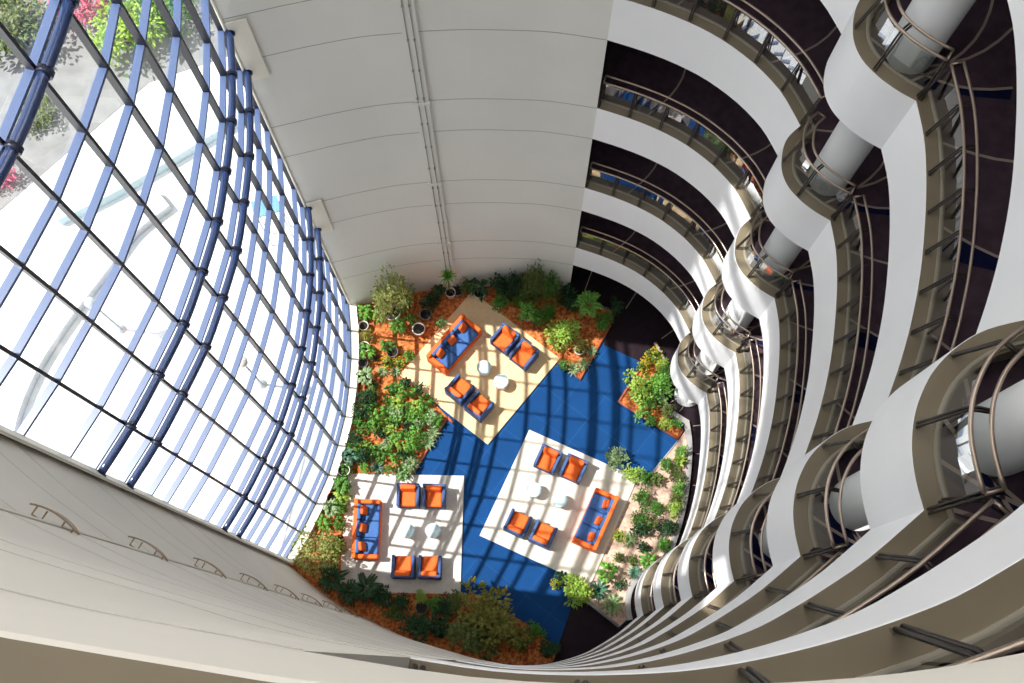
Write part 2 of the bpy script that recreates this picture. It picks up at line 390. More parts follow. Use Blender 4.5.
 (-2.33, 1.15, 'broad', 0.44, 0.6, 'dark', '', 'dark broad-leaved plant between the wide dark bush and the olive bushes'),
 (-2.47, 1.89, 'broad', 0.36, 0.5, 'mid', '', 'green broad-leaved plant right of the dark round pot'),
 (-2.14, 1.76, 'bush', 0.43, 0.55, 'dark', '', 'dark green bush in the bed below the right end of the left white rug'),
 (-1.85, 2.01, 'bush', 0.43, 0.66, 'olive', '', 'olive bush at the lower right corner of the left white rug'),
 (-0.94, 1.77, 'bush', 0.97, 1.37, 'olivel', '', 'large olive-yellow bush beside the blue floor, nearest the left white rug'),
 (-0.3, 1.24, 'bush', 0.90, 1.25, 'olivel', '', 'large olive-yellow bush farther along the blue floor'),
 (-1.32, 0.99, 'bush', 0.96, 1.18, 'olive', '', 'olive bush behind the large olive-yellow bushes, by the wall'),
 (0.28, 0.81, 'flower', 0.48, 0.66, 'rust', '', 'rusty-tinted plant at the right end of the olive bushes'),
 (0.79, 1.06, 'bush', 0.34, 0.5, 'mid', '', 'sparse green plant at the shaded end of the southern bed'),
 (1.27, 0.46, 'bush', 0.38, 0.4, 'dark', '', 'dark plant in deep shade at the far end of the southern bed'),
 (4.81, 10.3, 'flower', 0.34, 0.5, 'yellowf', '', 'yellow-flowering plant at the upper tip of the bed beside the white column'),
 (4.46, 9.92, 'flower', 0.26, 0.45, 'yellowf', '', 'yellow flower clump on the blue floor side of the column bed'),
 (5.06, 9.93, 'bush', 0.3, 0.5, 'lime', '', 'lime plant along the white kerb in the column bed'),
 (5.15, 9.68, 'bush', 0.26, 0.5, 'mid', '', 'green plant along the white kerb below the lime plant'),
 (4.23, 9.07, 'bush', 0.66, 0.8, 'lime', '', 'big feathery bright green bush at the left corner of the column bed'),
 (4.81, 9.17, 'bush', 0.58, 0.8, 'bright', '', 'big bright bush against the white kerb of the column bed'),
 (4.57, 8.64, 'bush', 0.48, 0.6, 'mid', '', 'green bush at the lower edge of the column bed'),
 (5.18, 8.34, 'bush', 0.34, 0.5, 'olive', '', 'olive bush in front of the column pedestal'),
 (4.31, 8.27, 'clump', 0.26, 0.35, 'bright', '', 'bright clump at the lower left kerb of the column bed'),
 (4.61, 8.02, 'clump', 0.28, 0.35, 'mid', '', 'green clump on the lower kerb of the column bed'),
 (5.21, 7.84, 'clump', 0.26, 0.4, 'lime', '', 'lime clump near the lower right tip of the column bed'),
 (5.51, 7.91, 'clump', 0.22, 0.4, 'bright', '', 'bright clump at the lower right tip of the column bed'),
 (3.51, 6.67, 'bush', 0.44, 0.6, 'pale', '', 'pale green bush overhanging the top edge of the right white rug'),
 (4.01, 6.21, 'bush', 0.36, 0.45, 'lime', '', 'lime plant at the top right corner of the right white rug'),
 (4.45, 6.06, 'clump', 0.34, 0.4, 'mid', '', 'green clump below the blue floor tip, left of two'),
 (4.78, 5.95, 'clump', 0.32, 0.4, 'olive', '', 'olive clump below the blue floor tip, right of two'),
 (5.13, 6.4, 'clump', 0.28, 0.35, 'mid', '', 'round green clump on pink gravel right of the blue floor tip'),
 (5.64, 6.94, 'clump', 0.28, 0.4, 'bright', '', 'bright clump at the grey kerb, topmost in the pink gravel bed'),
 (5.57, 6.6, 'clump', 0.3, 0.4, 'lime', '', 'lime clump second from the top along the grey kerb'),
 (5.51, 6.18, 'bush', 0.34, 0.4, 'olive', '', 'olive bush third from the top along the grey kerb'),
 (5.5, 5.68, 'clump', 0.3, 0.4, 'bright', '', 'bright clump fourth from the top along the grey kerb'),
 (5.45, 5.35, 'clump', 0.26, 0.4, 'olive', '', 'olive clump fifth from the top along the grey kerb'),
 (5.4, 5.0, 'bush', 0.34, 0.4, 'lime', '', 'lime bush sixth from the top along the grey kerb'),
 (5.17, 4.36, 'bush', 0.4, 0.5, 'dark', '', 'dark bush at the bend of the grey kerb'),
 (4.97, 3.75, 'clump', 0.34, 0.4, 'mid', '', 'green clump where the grey kerb meets the lowest balcony'),
 (4.31, 5.35, 'bush', 0.36, 0.6, 'mid', '', 'green bush at the top of the middle cluster on pink gravel'),
 (4.71, 5.1, 'bush', 0.32, 0.45, 'mid', '', 'green bush at the right of the middle cluster on pink gravel'),
 (4.22, 4.69, 'bush', 0.36, 0.6, 'mid', '', 'feathery bush in the centre of the middle cluster on pink gravel'),
 (4.21, 4.26, 'bush', 0.36, 0.6, 'dark', '', 'dark green bush at the bottom of the middle cluster on pink gravel'),
 (4.64, 4.51, 'clump', 0.22, 0.3, 'olive', '', 'small olive clump right of the middle cluster'),
 (3.51, 4.11, 'flower', 0.22, 0.35, 'yellowf', '', 'yellow-tipped plant beside the right edge of the right white rug'),
 (3.86, 4.01, 'rosette', 0.36, 0.4, 'pale', '', 'pale rosette right of the yellow-tipped plant'),
 (4.28, 3.72, 'clump', 0.26, 0.35, 'dark', '', 'dark clump below the pale rosette on pink gravel'),
 (3.52, 3.39, 'clump', 0.24, 0.35, 'olive', '', 'small olive tuft alone on pink gravel, left of two'),
 (3.95, 3.39, 'clump', 0.22, 0.35, 'olive', '', 'small olive tuft alone on pink gravel, right of two'),
 (4.42, 3.28, 'broad', 0.38, 0.5, 'bright', '', 'vivid green plant touching the first-floor balcony edge'),
 (4.0, 2.9, 'rosette', 0.36, 0.4, 'teal', '', 'grey-green rosette below the two olive tufts'),
 (3.08, 2.92, 'broad', 0.42, 0.6, 'bright', '', 'vivid leafy plant near the bottom corner of the right white rug'),
 (3.5, 2.51, 'clump', 0.26, 0.3, 'dark', '', 'dark clump between the vivid plant and the lowest balcony bulge'),
 (2.81, 2.34, 'rosette', 0.46, 0.5, 'teal', '', 'grey-green agave below the right white rug bottom corner'),
 (3.25, 1.86, 'rosette', 0.52, 0.55, 'pale', '', 'large striped agave in the bottom corner of the pink gravel bed'),
 (2.01, 2.45, 'bush', 0.62, 0.9, 'lime', '', 'large feathery light green bush at the bottom corner of the right white rug'),
 (1.42, 2.54, 'flower', 0.2, 0.4, 'yellowf', '', 'bright yellow flowers left of the large feathery bush'),
 (1.65, 2.73, 'clump', 0.26, 0.4, 'dark', '', 'dark clump squeezed between rug corner and feathery bush'),
]
FIELD=[(-3.85, 9.21), (-4.09, 9.14), (-3.78, 8.93), (-3.94, 8.61), (-4.18, 8.72), (-3.65, 9.35), (-3.44, 9.03), (-3.93, 8.29), (-4.27, 8.4), (-3.63, 8.47), (-3.39, 8.22), (-3.33, 8.54), (-2.92, 8.72), (-3.17, 9.14), (-2.99, 8.4), (-2.71, 8.19), (-3.83, 8.16), (-4.02, 8.02), (-3.42, 8.12), (-4.12, 7.7), (-3.64, 7.56), (-3.48, 7.84), (-3.01, 8.12), (-2.78, 8.02), (-3.24, 7.7), (-3.04, 7.49), (-3.23, 7.18), (-3.7, 7.15), (-3.46, 6.94), (-3.66, 6.84), (-3.89, 6.77), (-4.24, 7.18), (-4.57, 7.01), (-4.39, 6.77), (-4.13, 7.01), (-4.33, 8.02), (-4.56, 7.77), (-4.38, 7.56), (-3.94, 7.43), (-3.15, 7.91), (-3.44, 7.36), (-2.54, 8.02)]
# ------------------------------------------------------------------ plan of the atrium (metres, z up)
FH = 3.6; FB = 1.25; CURB = .35
S1 = spline([(1.97, 12.68), (2.7, 12.42), (3.37, 12.12), (4.0, 11.74), (4.6, 11.22), (5.05, 10.66), (5.30, 10.15), (5.40, 9.90)], 3)
SA = spline([(5.40, 9.90), (5.15, 9.65), (5.03, 9.34), (5.0, 8.98), (5.1, 8.65), (5.32, 8.36), (5.57, 8.14), (5.83, 7.97)], 4)
S2 = spline([(5.83, 7.97), (5.89, 7.4), (5.87, 6.8), (5.79, 6.1), (5.65, 5.3), (5.45, 4.55), (5.22, 3.9), (4.93, 3.22)], 4)
SB = spline([(4.93, 3.22), (4.50, 3.11), (4.19, 2.93), (3.97, 2.72), (3.83, 2.5), (3.73, 2.25), (3.68, 1.95), (3.69, 1.65), (3.74, 1.37)], 4)
S3 = spline([(3.74, 1.37), (3.2, .93), (2.78, .655), (2.5, .49), (2.2, .33), (1.9, .215), (1.6, .12), (1.3, .045), (1.0, -.01), (.7, -.04), (.3, -.05), (-.1, -.03), (-.5, .03)], 3)
EDGE = S1[:-1] + SA[:-1] + S2[:-1] + SB[:-1] + S3
# walking S1..S3 runs clockwise round the atrium, so "outward" is the left side
NEAR = spline([(-.5, .03), (-.8, .085), (-1.04, .13), (-1.35, .205), (-1.7, .31), (-2.1, .42), (-2.57, .56), (-3.54, .87), (-4.70, 1.40)], 3) + spline([(-4.76, 1.22), (-5.2, 1.56), (-5.6, 1.84), (-6.34, 2.36), (-7.42, 3.25)], 3)
FAR = spline([(-5.66, 12.16), (-4.9, 12.36), (-4.24, 12.53), (-3.2, 12.75), (-2.39, 12.84), (-1.85, 12.89), (-.94, 12.93), (.09, 12.91), (.9, 12.86), (1.97, 12.68)], 3)
BACK = spline([(1.97, 15.3), (4.0, 14.6), (6.2, 13.2), (7.9, 11.2), (8.8, 8.8), (8.8, 6.2), (8.0, 3.6), (6.6, 1.2), (4.6, -.8), (2.2, -2.3), (-.5, -2.9)], 3)
GL = [Vector((x, y, 0)) for x, y in [(-5.66, 12.22), (-5.55, 11.22), (-5.5, 10.21), (-5.54, 9.18), (-5.63, 8.15), (-5.84, 7.15), (-6.11, 6.13), (-6.49, 5.17), (-6.92, 4.2), (-7.42, 3.27)]]
TOP = 32.4

# ------------------------------------------------------------------ setting: walls, floor, ceiling
def wall_with_seams(name, pl, z0, z1, mat, levels, thick=.25, sw=.011, sm=None):
    bm = bmesh.new()
    strip(bm, pl, [(0, z0), (0, z1), (thick, z1), (thick, z0)], 0, closed=True)
    for z in levels:
        strip(bm, pl, [(-.001, z - sw), (-.004, z - sw * .8), (-.004, z + sw * .8), (-.001, z + sw)], 1)
    bmesh.ops.recalc_face_normals(bm, faces=bm.faces)
    return tag(obj(name, bm, [mat, sm or M['seam']]), kind='structure')
seams = [k * FH for k in range(1, 9)] + [k * FH + FH - FB for k in range(0, 9)]
wall_with_seams('wall_far', FAR, 0, TOP, M['wall'], seams)
wall_with_seams('wall_near', NEAR, 0, 8 * FH - FB, M['beige'], seams[2:7] + seams[10:15] + [8 * FH - FB - .01], .25, .006, M['seam_pale'])
# warm reveal edges beside the glass
bm = bmesh.new(); tube(bm, [at(GL[0], .3) + Vector((.04, -.05, 0)), at(GL[0], 28.5) + Vector((.04, -.05, 0))], .035, 6)
tag(obj('trim_1', bm, M['cream']), kind='structure')
bm = bmesh.new(); box(bm, (-7.30, 3.28, 14.4), (.28, .05, 28.2), math.radians(-38)); tag(obj('trim_2', bm, M['cream']), kind='structure')
# back wall of the galleries and the ends of the openings
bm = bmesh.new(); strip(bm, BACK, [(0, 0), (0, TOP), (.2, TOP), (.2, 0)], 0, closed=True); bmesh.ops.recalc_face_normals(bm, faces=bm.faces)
tag(obj('wall_back', bm, M['shadewall']), kind='structure')
bm = bmesh.new(); box(bm, (1.87, 14.15, TOP / 2), (.2, 2.5, TOP)); tag(obj('wall_end', bm, M['shadewall']), kind='structure')
bm = bmesh.new(); box(bm, (-.6, -1.48, TOP / 2 - 1.9), (.2, 2.8, TOP - 3.8)); tag(obj('wall_near_end', bm, M['beige']), kind='structure')
# main floor: blue carpet tiles
floor_pts = [(p.x, p.y) for p in FAR] + [(p.x, p.y) for p in EDGE[1:]] + [(p.x, p.y) for p in NEAR[1:]] + [(p.x - .3, p.y) for p in reversed(GL)]
bm = bmesh.new(); slab(bm, floor_pts, -.2, 0); tag(obj('floor', bm, M['blue_carpet']), kind='structure')
# wall above the glass and roof
bm = bmesh.new(); strip(bm, GL, [(0, 28.5), (0, TOP), (-.25, TOP), (-.25, 28.5)], 0, closed=True); bmesh.ops.recalc_face_normals(bm, faces=bm.faces)
tag(obj('wall_above_window', bm, M['wall']), kind='structure')
m, nt, out = nmat('soft_fill_roof')  # unseen roof made translucent to spread soft fill light below
tb = nt.nodes.new('ShaderNodeBsdfTranslucent'); tb.inputs[0].default_value = (SKYL, SKYL, SKYL, 1)
db = nt.nodes.new('ShaderNodeBsdfDiffuse'); db.inputs[0].default_value = (.85, .85, .85, 1)
ms = nt.nodes.new('ShaderNodeMixShader'); ms.inputs[0].default_value = .8
nt.links.new(db.outputs[0], ms.inputs[1]); nt.links.new(tb.outputs[0], ms.inputs[2]); nt.links.new(ms.outputs[0], out.inputs[0])
bm = bmesh.new(); box(bm, (.7, 8.6, TOP + .05), (17.6, 14.7, .04)); tag(obj('ceiling', bm, m), kind='structure')
bm = bmesh.new(); box(bm, (.7, -1.15, TOP + .05), (17.6, 4.8, .1)); tag(obj('ceiling_shade_panel', bm, M['wall']), kind='structure')  # unseen opaque panel added to darken the topmost ledges
bm = bmesh.new(); box(bm, (-4.655, 1.385, 13.7), (.13, .02, 27.3), math.atan2(.53, -1.16)); tag(obj('trim_6', bm, M['step_tan']), kind='structure')  # tan strip added to mark the recessed step in the near wall

# ------------------------------------------------------------------ galleries: fascia, ledge, carpet
back_xy = [(p.x, p.y) for p in BACK]
for k in range(1, 9):
    z = k * FH
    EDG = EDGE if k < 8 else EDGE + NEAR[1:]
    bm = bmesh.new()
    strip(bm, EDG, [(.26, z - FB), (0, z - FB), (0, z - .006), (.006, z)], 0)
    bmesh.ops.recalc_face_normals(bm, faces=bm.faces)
    fa = tag(obj('gallery_fascia', bm, M['white'] if k < 8 else M['beige']), kind='structure')  # beige stands in for the shade on the top level front
    fa['label'] = 'white curved balcony front of gallery level %d above the ground' % k
    bm = bmesh.new()
    strip(bm, EDG, [(.006, z), (.27, z), (.27, z - CURB)], 0)
    strip(bm, EDG, [(.20, z + .001), (.20, z + .03), (.235, z + .03), (.235, z + .001)], 1)
    bmesh.ops.recalc_face_normals(bm, faces=bm.faces)
    obj('ledge', bm, [M['ledge'], M['ledgeline']], fa)
    inner = offset(EDGE, OUTS * .26)
    bm = bmesh.new()
    pts = [(p.x, p.y) for p in inner] + back_xy[::-1]
    poly(bm, pts, z - CURB, 0); poly(bm, pts, z - FB, 3, True)
    # pale curved inlay lines and navy patches in the carpet
    e2 = offset(EDGE, OUTS * .3)
    LL = [0]
    ref = S1[::3] + S2[2::4] + S3[3::3]
    cnt = 0
    for i in range(4, len(EDGE) - 3, 8):
        p = e2[i]; d = (EDGE[i + 1] - EDGE[i - 1]).normalized(); nrm = Vector((-d.y, d.x, 0))
        bend = .5; cnt += 1
        arc = [p + nrm * (2.3 * t) + d * (bend * math.sin(t * PI * .8)) for t in [j / 8 for j in range(9)]]
        for a, b in zip(arc, arc[1:]):
            u = (b - a).normalized(); w = Vector((-u.y, u.x, 0)) * .022
            bm.faces.new([bm.verts.new(at(q, z - CURB + .004)) for q in (a - w, b - w, b + w, a + w)]).material_index = 1
        if cnt % 4 == 0:
            arc2 = [p + d * .5 + nrm * (2.3 * t) + d * (bend * .3 * math.sin(t * PI)) for t in [j / 8 for j in range(9)]]
            for (a, b), (c_, d_) in zip(zip(arc, arc[1:]), zip(arc2, arc2[1:])):
                bm.faces.new([bm.verts.new(at(q, z - CURB + .003)) for q in (a, b, d_, c_)]).material_index = 2
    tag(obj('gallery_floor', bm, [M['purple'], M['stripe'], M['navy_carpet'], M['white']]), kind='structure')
bm = bmesh.new(); slab(bm, [(p.x, p.y) for p in EDGE + NEAR[1:16]] + [(-4, -2.9)] + back_xy[::-1], 31.3, 31.5)
tag(obj('ceiling_gallery', bm, M['wall']), kind='structure')
# ground level: carpet under the galleries, their shade put into its colour
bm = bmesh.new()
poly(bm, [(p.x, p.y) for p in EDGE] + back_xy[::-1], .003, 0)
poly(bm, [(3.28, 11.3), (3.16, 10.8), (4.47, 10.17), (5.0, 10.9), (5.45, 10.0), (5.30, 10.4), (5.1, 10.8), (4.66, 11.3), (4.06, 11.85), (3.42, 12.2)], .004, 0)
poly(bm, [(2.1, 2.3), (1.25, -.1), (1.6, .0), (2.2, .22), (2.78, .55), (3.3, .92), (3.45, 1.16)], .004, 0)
for i in range(2, len(EDGE) - 3, 6):
    p = offset(EDGE, OUTS * .3)[i]; d = (EDGE[i + 1] - EDGE[i - 1]).normalized(); nrm = Vector((-d.y, d.x, 0))
    a = p; b = p + nrm * 2.2; w = d * .014
    bm.faces.new([bm.verts.new(at(q, .008)) for q in (a - w, b - w, b + w, a + w)]).material_index = 1
tag(obj('floor_ground_gallery', bm, [M['shaded_carpet'], M['stripe']]), kind='structure')
bm = bmesh.new()
strip(bm, SA[4:] + S2[1:] + SB[1:] , [(-.02, 0), (-.02, .16), (.16, .16), (.16, 0)], 0)
tag(obj('trim_3', bm, M['kerb']), kind='structure')
bm = bmesh.new(); tube(bm, [(4.93, 10.85, .03), (4.93, 10.85, .10), (5.25, 10.2, .10), (5.25, 10.2, .03)], .05, 6); tag(obj('trim_4', bm, M['kerb']), kind='structure')

# round white columns standing in the balcony bulges
for cx, cy, nm in ((5.98, 9.02, 'upper'), (4.66, 2.12, 'lower')):
    bm = bmesh.new()
    lathe(bm, [(0, 0), (.46, 0), (.46, .12), (.37, .14), (.37, TOP), (0, TOP)], 36)
    co = tag(obj('column', bm, M['column'], loc=(cx, cy, 0)), kind='structure')
    co['label'] = 'round white column through the %s row of balcony bulges' % nm

# ------------------------------------------------------------------ the glass wall
win = bpy.data.objects.new('window_1', None); link(win); tag(win, 'tall curved blue-framed glass wall on the left', kind='structure')
period = 6.985
pipes = [z for k in range(-1, 4) for z in (5.86 + period * k, 7.07 + period * k) if .6 < z < 28.3]
trans = [z for k in range(-1, 4) for z in [5.86 + period * k + d for d in (0, 1.21, 2.15, 3.62, 4.78, 5.65)] if .6 < z < 28.3]
outn = [(-(GL[min(i + 1, 9)] - GL[max(i - 1, 0)])).normalized() for i in range(10)]
outn = [Vector((d.y, -d.x, 0)) * -1 for d in outn]     # towards the outside
outn = [n_ if n_.x < 0 else -n_ for n_ in outn]
DEP = .125
for i in range(10):
    bm = bmesh.new()
    c = GL[i] + outn[i] * DEP / 2
    box(bm, (c.x, c.y, (.3 + 28.5) / 2), (DEP, .055, 28.2), math.atan2(outn[i].y, outn[i].x))
    obj('mullion', bm, M['frame_v'], win)
G1 = [g + n_ * .012 for g, n_ in zip(GL, outn)]; G2 = [g + n_ * (DEP + .01) for g, n_ in zip(GL, outn)]
def ribbon(bm, A, B, z0, z1):
    q = [[bm.verts.new(at(p, z)) for p in R] for R, z in ((A, z0), (A, z1), (B, z1), (B, z0))]
    for j in range(4):
        for i in range(len(A) - 1):
            bm.faces.new((q[j][i], q[j][i + 1], q[(j + 1) % 4][i + 1], q[(j + 1) % 4][i]))
    bmesh.ops.recalc_face_normals(bm, faces=bm.faces)
for z in trans + [.33, 28.47]:
    bm = bmesh.new(); ribbon(bm, G1, G2, z - .025, z + .025); obj('transom', bm, M['frame'], win)
bm = bmesh.new()
G3 = [g + n_ * (DEP - .02) for g, n_ in zip(GL, outn)]
for i in range(9):
    bm.faces.new([bm.verts.new(v) for v in (at(G3[i], .3), at(G3[i + 1], .3), at(G3[i + 1], 28.5), at(G3[i], 28.5))])
obj('glass_pane', bm, M['window_glass'], win)
GP = [g - n_ * .10 for g, n_ in zip(GL, outn)]
sm = [Vector((p.x, p.y, 0)) for p in spline([(p.x, p.y) for p in GP], 3)]
for z in pipes:
    bm = bmesh.new(); tube(bm, [at(p, z) for p in sm], .075, 12); pp = obj('pipe', bm, M['pipe'], win)
    for i in range(10):
        bm = bmesh.new()
        d = (GP[min(i + 1, 9)] - GP[max(i - 1, 0)]).normalized()
        cpt = GP[i] + d * (.06 if i == 0 else -.06 if i == 9 else 0)
        tube(bm, [at(cpt - d * .045, z), at(cpt + d * .045, z)], .105, 12)
        tube(bm, [at(cpt, z), at(GL[i] + outn[i] * .03, z)], .035, 8)
        obj('pipe_clamp', bm, M['clamp'], pp)
for za, zb in zip(pipes[0::2], pipes[1::2]):
    bm = bmesh.new(); box(bm, (-5.36, 12.20, (za + zb) / 2), (.42, .03, zb - za + .55), math.radians(15)); obj('end_plate', bm, M['cream'], win)
bm = bmesh.new(); K1 = [g - n_ * .26 for g, n_ in zip(GL, outn)]; K2 = [g + n_ * .3 for g, n_ in zip(GL, outn)]
ribbon(bm, K1, K2, 0, .3); obj('kerb', bm, M['cream'], win)

# cable track running up the far wall
bm = bmesh.new()
box(bm, (-2.12, 12.855, 16), (.34, .09, 31.6), math.radians(4))
for zz in [k * FH for k in range(1, 9)]: box(bm, (-2.12, 12.80, zz), (.42, .04, .10), math.radians(4))
tr = tag(obj('trim_5', bm, M['wall']), kind='structure')
for dx in (-.07, .07):
    bm = bmesh.new(); tube(bm, [(-2.12 + dx, 12.795 + dx * .07, .8), (-2.12 + dx, 12.795 + dx * .07, 31)], .011, 6)
    for zz in range(1, 31): box(bm, (-2.12 + dx, 12.795 + dx * .07, zz), (.045, .045, .04))
    obj('cable', bm, M['seam'], tr)

# bronze brackets in a column on the near wall
bdir = Vector((.86, -.51, 0)); bn = Vector((.51, .86, 0))
names = ['topmost', 'second from the top', 'third from the top', 'fourth from the top', 'middle', 'fourth from the bottom', 'third from the bottom', 'second from the bottom', 'lowest']
for k in range(8):
    z = 20.55 - 2.43 * k
    t = thing('wall_bracket', 'bronze curved bracket on the beige near wall, %s of the vertical row' % ['topmost', 'second', 'third', 'fourth', 'fifth', 'sixth', 'seventh', 'lowest'][k], 'bracket', (-4.81, 1.265, z), 0, 'bronze brackets on the near wall')
    bm = bmesh.new()
    N = 10; rows = []
    for j in range(N + 1):
        s = j / N - .5
        p = Vector((0, 0, 0)) + bdir * (s * .62) + bn * (.22 + .06 * (1 - (2 * s) ** 2))
        h_ = .05 * (1 - abs(2 * s) ** 3) + .012
        rows.append([bm.verts.new(p + Vector((0, 0, h_)) + bn * .01), bm.verts.new(p + Vector((0, 0, -h_)) + bn * .01), bm.verts.new(p + Vector((0, 0, -h_)) - bn * .01), bm.verts.new(p + Vector((0, 0, h_)) - bn * .01)])
    for A, B in zip(rows, rows[1:]):
        for q in range(4): bm.faces.new((A[q], A[(q + 1) % 4], B[(q + 1) % 4], B[q]))
    bm.faces.new(rows[0]); bm.faces.new(rows[-1][::-1]); bmesh.ops.recalc_face_normals(bm, faces=bm.faces)
    obj('curved_plate', bm, M['bronze'], t)
    for s in (-.17, .17):
        bm = bmesh.new(); a = bdir * (s - .06); b = bdir * (s + .06)
        tube(bm, [a + bn * .25, a + bn * .14, b + bn * .14, b + bn * .25], .011, 6); tube(bm, [bdir * s + bn * .14, bdir * s - bn * .06], .012, 6)
        obj('arm', bm, M['bronze'], t)

# ------------------------------------------------------------------ balcony railings
def polylen(pl):
    L_ = [0]
    for a, b in zip(pl, pl[1:]): L_.append(L_[-1] + (b - a).length)
    return L_
def sample(pl, L_, s):
    if s < 0: d = (pl[1] - pl[0]).normalized(); return pl[0] + d * s, d
    if s > L_[-1]: d = (pl[-1] - pl[-2]).normalized(); return pl[-1] + d * (s - L_[-1]), d
    for i in range(len(pl) - 1):
        if s <= L_[i + 1] + 1e-9:
            t = (s - L_[i]) / max(1e-9, L_[i + 1] - L_[i]); return pl[i].lerp(pl[i + 1], t), (pl[i + 1] - pl[i]).normalized()
    return pl[-1], (pl[-1] - pl[-2]).normalized()
WORD = ['', 'first', 'second', 'third', 'fourth', 'fifth', 'sixth', 'seventh']
SECT = [('I', S1, 6, range(1, 5), 'glass and steel railing in the dark opening right of the white wall, %s gallery up', .03, .04, 'railings of the openings beside the white wall'),
        ('A', SA, 3, range(1, 6), 'railing round the balcony bulge of the upper white column, %s gallery up', .05, -.04, 'railings round the upper column bulges'),
        ('II', S2, 8, range(1, 7), 'long curved railing between the two rows of balcony bulges, %s gallery up', -.06, .1, 'long railings between the bulges'),
        ('B', SB, 3, range(1, 7), 'railing round the balcony bulge of the lower white column, %s gallery up', .05, -.02, 'railings round the lower column bulges'),
        ('III', S3, 6, range(1, 8), 'railing on the curve sweeping below the lower bulges towards the bottom, %s gallery up', -.18, .05, 'railings along the near curve')]
def railing(key, pl, nb, label, t0, t1, group):
    t = thing('balcony_railing', label, 'railing', (0, 0, 0), 0, group)
    L_ = polylen(pl); tot = L_[-1]
    o1 = offset(pl, OUTS * .20); o2 = offset(pl, OUTS * .36)
    inner = [(i, p) for i, p in enumerate(pl) if t0 <= L_[i] <= tot - t1]
    def pt(s, d, z):
        p, dr = sample(pl, L_, s); return Vector((p.x - dr.y * d * OUTS, p.y + dr.x * d * OUTS, z))
    ss = [t0 + (tot - t0 - t1) * j / 28 for j in range(29)]
    r1 = [pt(s, .20, .70) for s in ss]; r2 = [pt(s, .36, .73) for s in ss]
    bm = bmesh.new(); tube(bm, r1, .022, 8); tube(bm, [r1[0], r2[0]], .018, 6); tube(bm, [r1[-1], r2[-1]], .018, 6); obj('handrail', bm, M['steel'], t)
    bm = bmesh.new(); tube(bm, r2, .022, 8); obj('handrail', bm, M['steel'], t)
    ps = [t0 + (tot - t0 - t1) * j / nb for j in range(nb + 1)]
    for s in ps:
        bm = bmesh.new()
        for q in (-.02, .02):
            tube(bm, [pt(s + q, .04, .01), pt(s + q, .10, .28), pt(s + q, .175, .63), pt(s + q, .20, .685), pt(s + q, .25, .705), pt(s + q, .36, .71)], .016, 6)
        po = obj('post', bm, M['darksteel'], t)
        bm = bmesh.new(); c0 = pt(s, .045, .006); dd = pt(s + .05, .045, .006) - c0; box(bm, c0, (.085, .035, .010), math.atan2(dd.y, dd.x)); obj('foot_plate', bm, M['ledge'], po)
    for a, b in zip(ps, ps[1:]):
        bm = bmesh.new()
        n_ = 4; lo = [pt(a + .02 + (b - a - .04) * j / n_, .22, .03) for j in range(n_ + 1)]; hi = [pt(a + .02 + (b - a - .04) * j / n_, .235, .60) for j in range(n_ + 1)]
        va = [bm.verts.new(p) for p in lo]; vb = [bm.verts.new(p) for p in hi]
        for j in range(n_): bm.faces.new((va[j], va[j + 1], vb[j + 1], vb[j]))
        obj('glass_pane', bm, M['rail_glass'], t)
    return t
for key, pl, nb, rng, lab, t0, t1, grp in SECT:
    proto = None
    for k in rng:
        if proto is None: proto = railing(key, pl, nb, lab % WORD[k], t0, t1, grp); o = proto
        else: o = copy_tree(proto); o['label'] = lab % WORD[k]
        o.location = (0, 0, k * FH)
# ------------------------------------------------------------------ planting beds
near_in = [(p.x, p.y) for p in NEAR[1:]]
gl_in = [(p.x, p.y) for p in K1]
R1 = [(-.78, 12.35), (1.71, 10.27), (-.36, 7.74), (-3.88, 9.75)]
bedA = [(1.93, 12.62)] + [(p.x, p.y) for p in reversed(FAR[2:-1])] + gl_in + near_in[::-1] + [(.3, -.05), (.8, -.03), (1.3, .05), (1.5, .45), (.5, 1.25), (-1.2, 2.22), (-5.4, 2.4), (-5.4, 6.19), (-3.36, 6.19), (-2.2, 8.2), (-3.2, 9.3), (-.9, 11.9), (1.5, 10.2), (2.29, 9.56), (3.26, 11.3), (3.55, 12.0)]
bm = bmesh.new(); slab(bm, bedA, .001, .05); b = obj('planting_bed', bm, M['orange_gravel']); tag(b, 'large orange gravel planting bed running along the white wall, glass wall and beige wall', 'planting bed', kind='structure')
bm = bmesh.new()
for a, c in zip([(-3.36, 6.22), (-2.2, 8.2)], [(-2.24, 8.16), (-2.0, 8.0)]): tube(bm, [(a[0], a[1], .05), (c[0], c[1], .05)], .05, 6)
for pl in ([(1.72, 10.3), (2.3, 9.54), (3.3, 11.34), (3.6, 12.1)],): tube(bm, [(p[0], p[1], .06) for p in pl], .055, 6)
obj('kerb', bm, M['terracotta'], b)
bedC = [(4.93, 10.75), (3.63, 8.75), (5.6, 7.44), (5.80, 7.75), (5.55, 8.0), (5.28, 8.25), (5.0, 8.6), (4.9, 8.98), (4.93, 9.4), (5.05, 9.75), (5.25, 10.05)]
bm = bmesh.new(); slab(bm, bedC, .001, .06); b = obj('planting_bed', bm, M['orange_gravel']); tag(b, 'small orange gravel planting bed beside the upper white column', 'planting bed', kind='structure')
bm = bmesh.new(); tube(bm, [(p[0], p[1], .07) for p in [(4.93, 10.75), (3.63, 8.75), (5.6, 7.44)]], .06, 6); obj('kerb', bm, M['terracotta'], b)
s2i = offset(S2, -.01); sbi = offset(SB, -.01)
bedD = [(4.72, 6.31), (5.62, 7.4)] + [(p.x, p.y) for p in s2i[2:-3]] + [(p.x, p.y) for p in sbi[2:-1]] + [(3.45, 1.16), (2.08, 2.3), (2.75, 2.9), (4.05, 6.0)]
